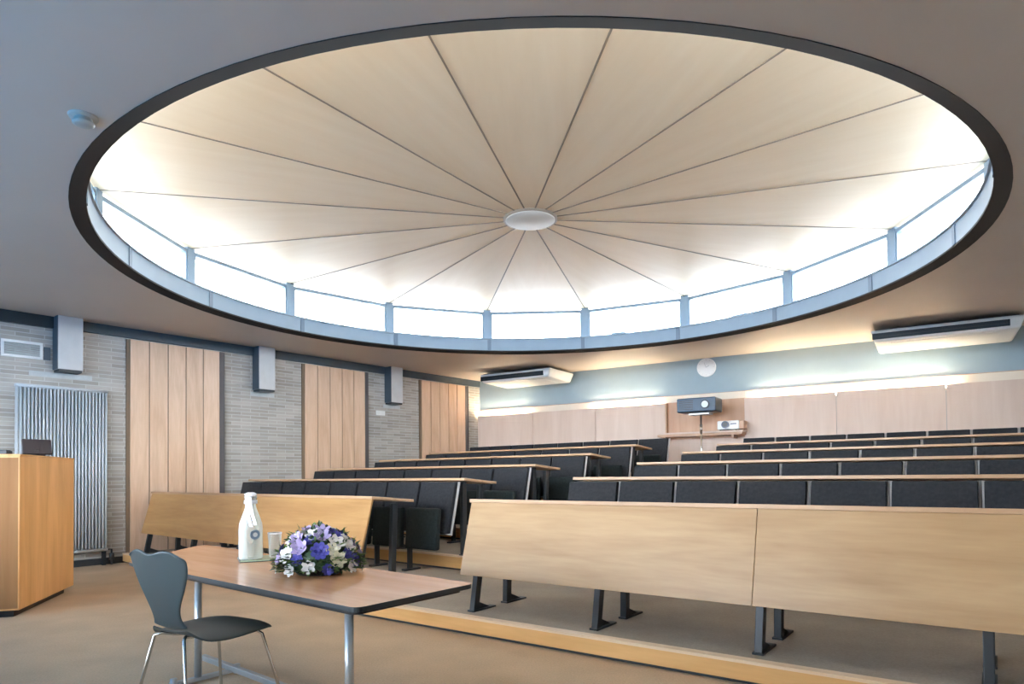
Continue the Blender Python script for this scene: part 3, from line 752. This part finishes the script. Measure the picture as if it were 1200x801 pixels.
# ------------------------------------------------------------------ chair
prof = [(-.225, .425, .150), (-.215, .440, .185), (-.17, .450, .215), (-.08, .452, .238), (.02, .446, .240), (.09, .442, .222), (.145, .446, .18), (.18, .465, .125), (.20, .50, .096), (.215, .55, .100),
        (.232, .615, .138), (.248, .68, .178), (.262, .74, .20), (.272, .782, .20), (.278, .806, .186), (.281, .82, .160)]
def make_chair(loc, rot):
    t = tag(empty('stacking_chair', loc, rot), 'dark grey-green moulded chair with thin chrome legs, drawn up to the table', 'chair')
    def shell(lo, hi, name, mat):
        m = MB(); rows = []; NX = 12
        for (y, z, hw) in prof[lo:hi]:
            row = []
            for i in range(NX+1):
                s = -1 + 2*i/NX; zz = z; yy = y
                if z < .5: zz += .012*s*s - (.03*abs(s)**3 if y < .16 else 0)
                else: yy -= .030*s*s*(hw/.2)**2
                if z > .79: zz -= .022*math.exp(-(s/.34)**2)*((z-.79)/.025) + .03*abs(s)**6
                row.append(m.bm.verts.new((hw*s, yy, zz)))
            rows.append(row)
        for a, b in zip(rows, rows[1:]):
            for i in range(NX): m.bm.faces.new((a[i], a[i+1], b[i+1], b[i])).smooth = True
        o = m.build(name, mat, t)
        so = o.modifiers.new('solid', 'SOLIDIFY'); so.thickness = .011; so.offset = -1
        sd = o.modifiers.new('sub', 'SUBSURF'); sd.levels = 2; sd.render_levels = 2
        return o
    shell(0, 8, 'seat', 'chair_seat'); shell(7, 16, 'backrest', 'chair')
    for sx in (-1, 1):
        for sy in (-1, 1):
            pts = [(sx*.03, sy*.05, .420), (sx*.10, sy*.10, .418), (sx*.135, sy*.150, .412), (sx*.16, sy*.17, .392), (sx*.20, sy*.21, .20), (sx*.235, sy*.245, .012)]
            if sy > 0: pts = [(sx*.03, .05, .420), (sx*.055, .11, .424), (sx*.085, .165, .438), (sx*.105, .185, .43), (sx*.165, .215, .20), (sx*.22, .245, .012)]
            l = MB().tube(pts, .0072, 10).build('leg', 'chrome', t)
            MB().lathe([(0, 0), (.011, 0), (.011, .022), (0, .022)], 12, 0, sx*(.235 if sy < 0 else .22), sy*.245).build('rubber_foot', 'black', l)
    MB().lathe([(0, .408), (.07, .408), (.085, .428), (0, .43)], 24).build('hub', 'steel_dark', t)
    return t
CHF = V2(.50, .866).normalized()              # the way the sitter faces
make_chair((-1.400, 3.02, 0), math.atan2(CHF.y, CHF.x) + PI/2)

# ------------------------------------------------------------------ daylight, camera, look
sl = bpy.data.lights.new('sun', 'SUN'); sl.energy = 1.5; sl.angle = math.radians(2); sl.color = (1.0, .96, .90)
so = bpy.data.objects.new('sun', sl); COL.objects.link(so); so.rotation_euler = (math.radians(26), 0, math.radians(160))
w = bpy.data.worlds.new('sky'); sc.world = w; w.use_nodes = True; tr = w.node_tree
bg = tr.nodes['Background']; bg.inputs['Strength'].default_value = 8.0
tc = tr.nodes.new('ShaderNodeTexCoord'); sp = tr.nodes.new('ShaderNodeSeparateXYZ'); rp = tr.nodes.new('ShaderNodeValToRGB')
tr.links.new(tc.outputs['Generated'], sp.inputs[0])
mr = tr.nodes.new('ShaderNodeMapRange'); mr.inputs['From Min'].default_value = -1; mr.inputs['From Max'].default_value = 1
tr.links.new(sp.outputs['Z'], mr.inputs['Value']); tr.links.new(mr.outputs['Result'], rp.inputs['Fac'])
rp.color_ramp.elements[0].color = (.03, .105, .215, 1); rp.color_ramp.elements[0].position = .46
rp.color_ramp.elements[1].color = (.84, .92, 1.0, 1); rp.color_ramp.elements[1].position = .52
tr.links.new(rp.outputs['Color'], bg.inputs['Color'])

cam = bpy.data.cameras.new('camera'); co = bpy.data.objects.new('camera', cam); COL.objects.link(co)
F, CY0, PITCH, ROLL = 770.07, 540.80, .0198, -.0099
cam.sensor_fit = 'HORIZONTAL'; cam.sensor_width = 36; cam.lens = F/1200*36
cam.shift_x = 0; cam.shift_y = (CY0 - 400.5)/1200
cp, sp_ = math.cos(PITCH), math.sin(PITCH); c, s = math.cos(ROLL), math.sin(ROLL)
fw = Vector((0, cp, sp_)); up = Vector((0, -sp_, cp)); rt = Vector((1, 0, 0))
rt2 = rt*c + up*s; up2 = -rt*s + up*c
mat = Matrix((rt2, up2, -fw)).transposed().to_4x4(); mat.translation = (0, 0, 1.12)
co.matrix_world = mat; cam.clip_start = .05
sc.camera = co
sc.view_settings.view_transform = 'Standard'; sc.view_settings.look = 'None'; sc.view_settings.gamma = 1; sc.view_settings.use_curve_mapping = False
sc.view_settings.exposure = 2.06
sc.cycles.use_denoising = True
sc.cycles.max_bounces = 10; sc.cycles.diffuse_bounces = 6; sc.cycles.transparent_max_bounces = 12; sc.cycles.sample_clamp_indirect = 8
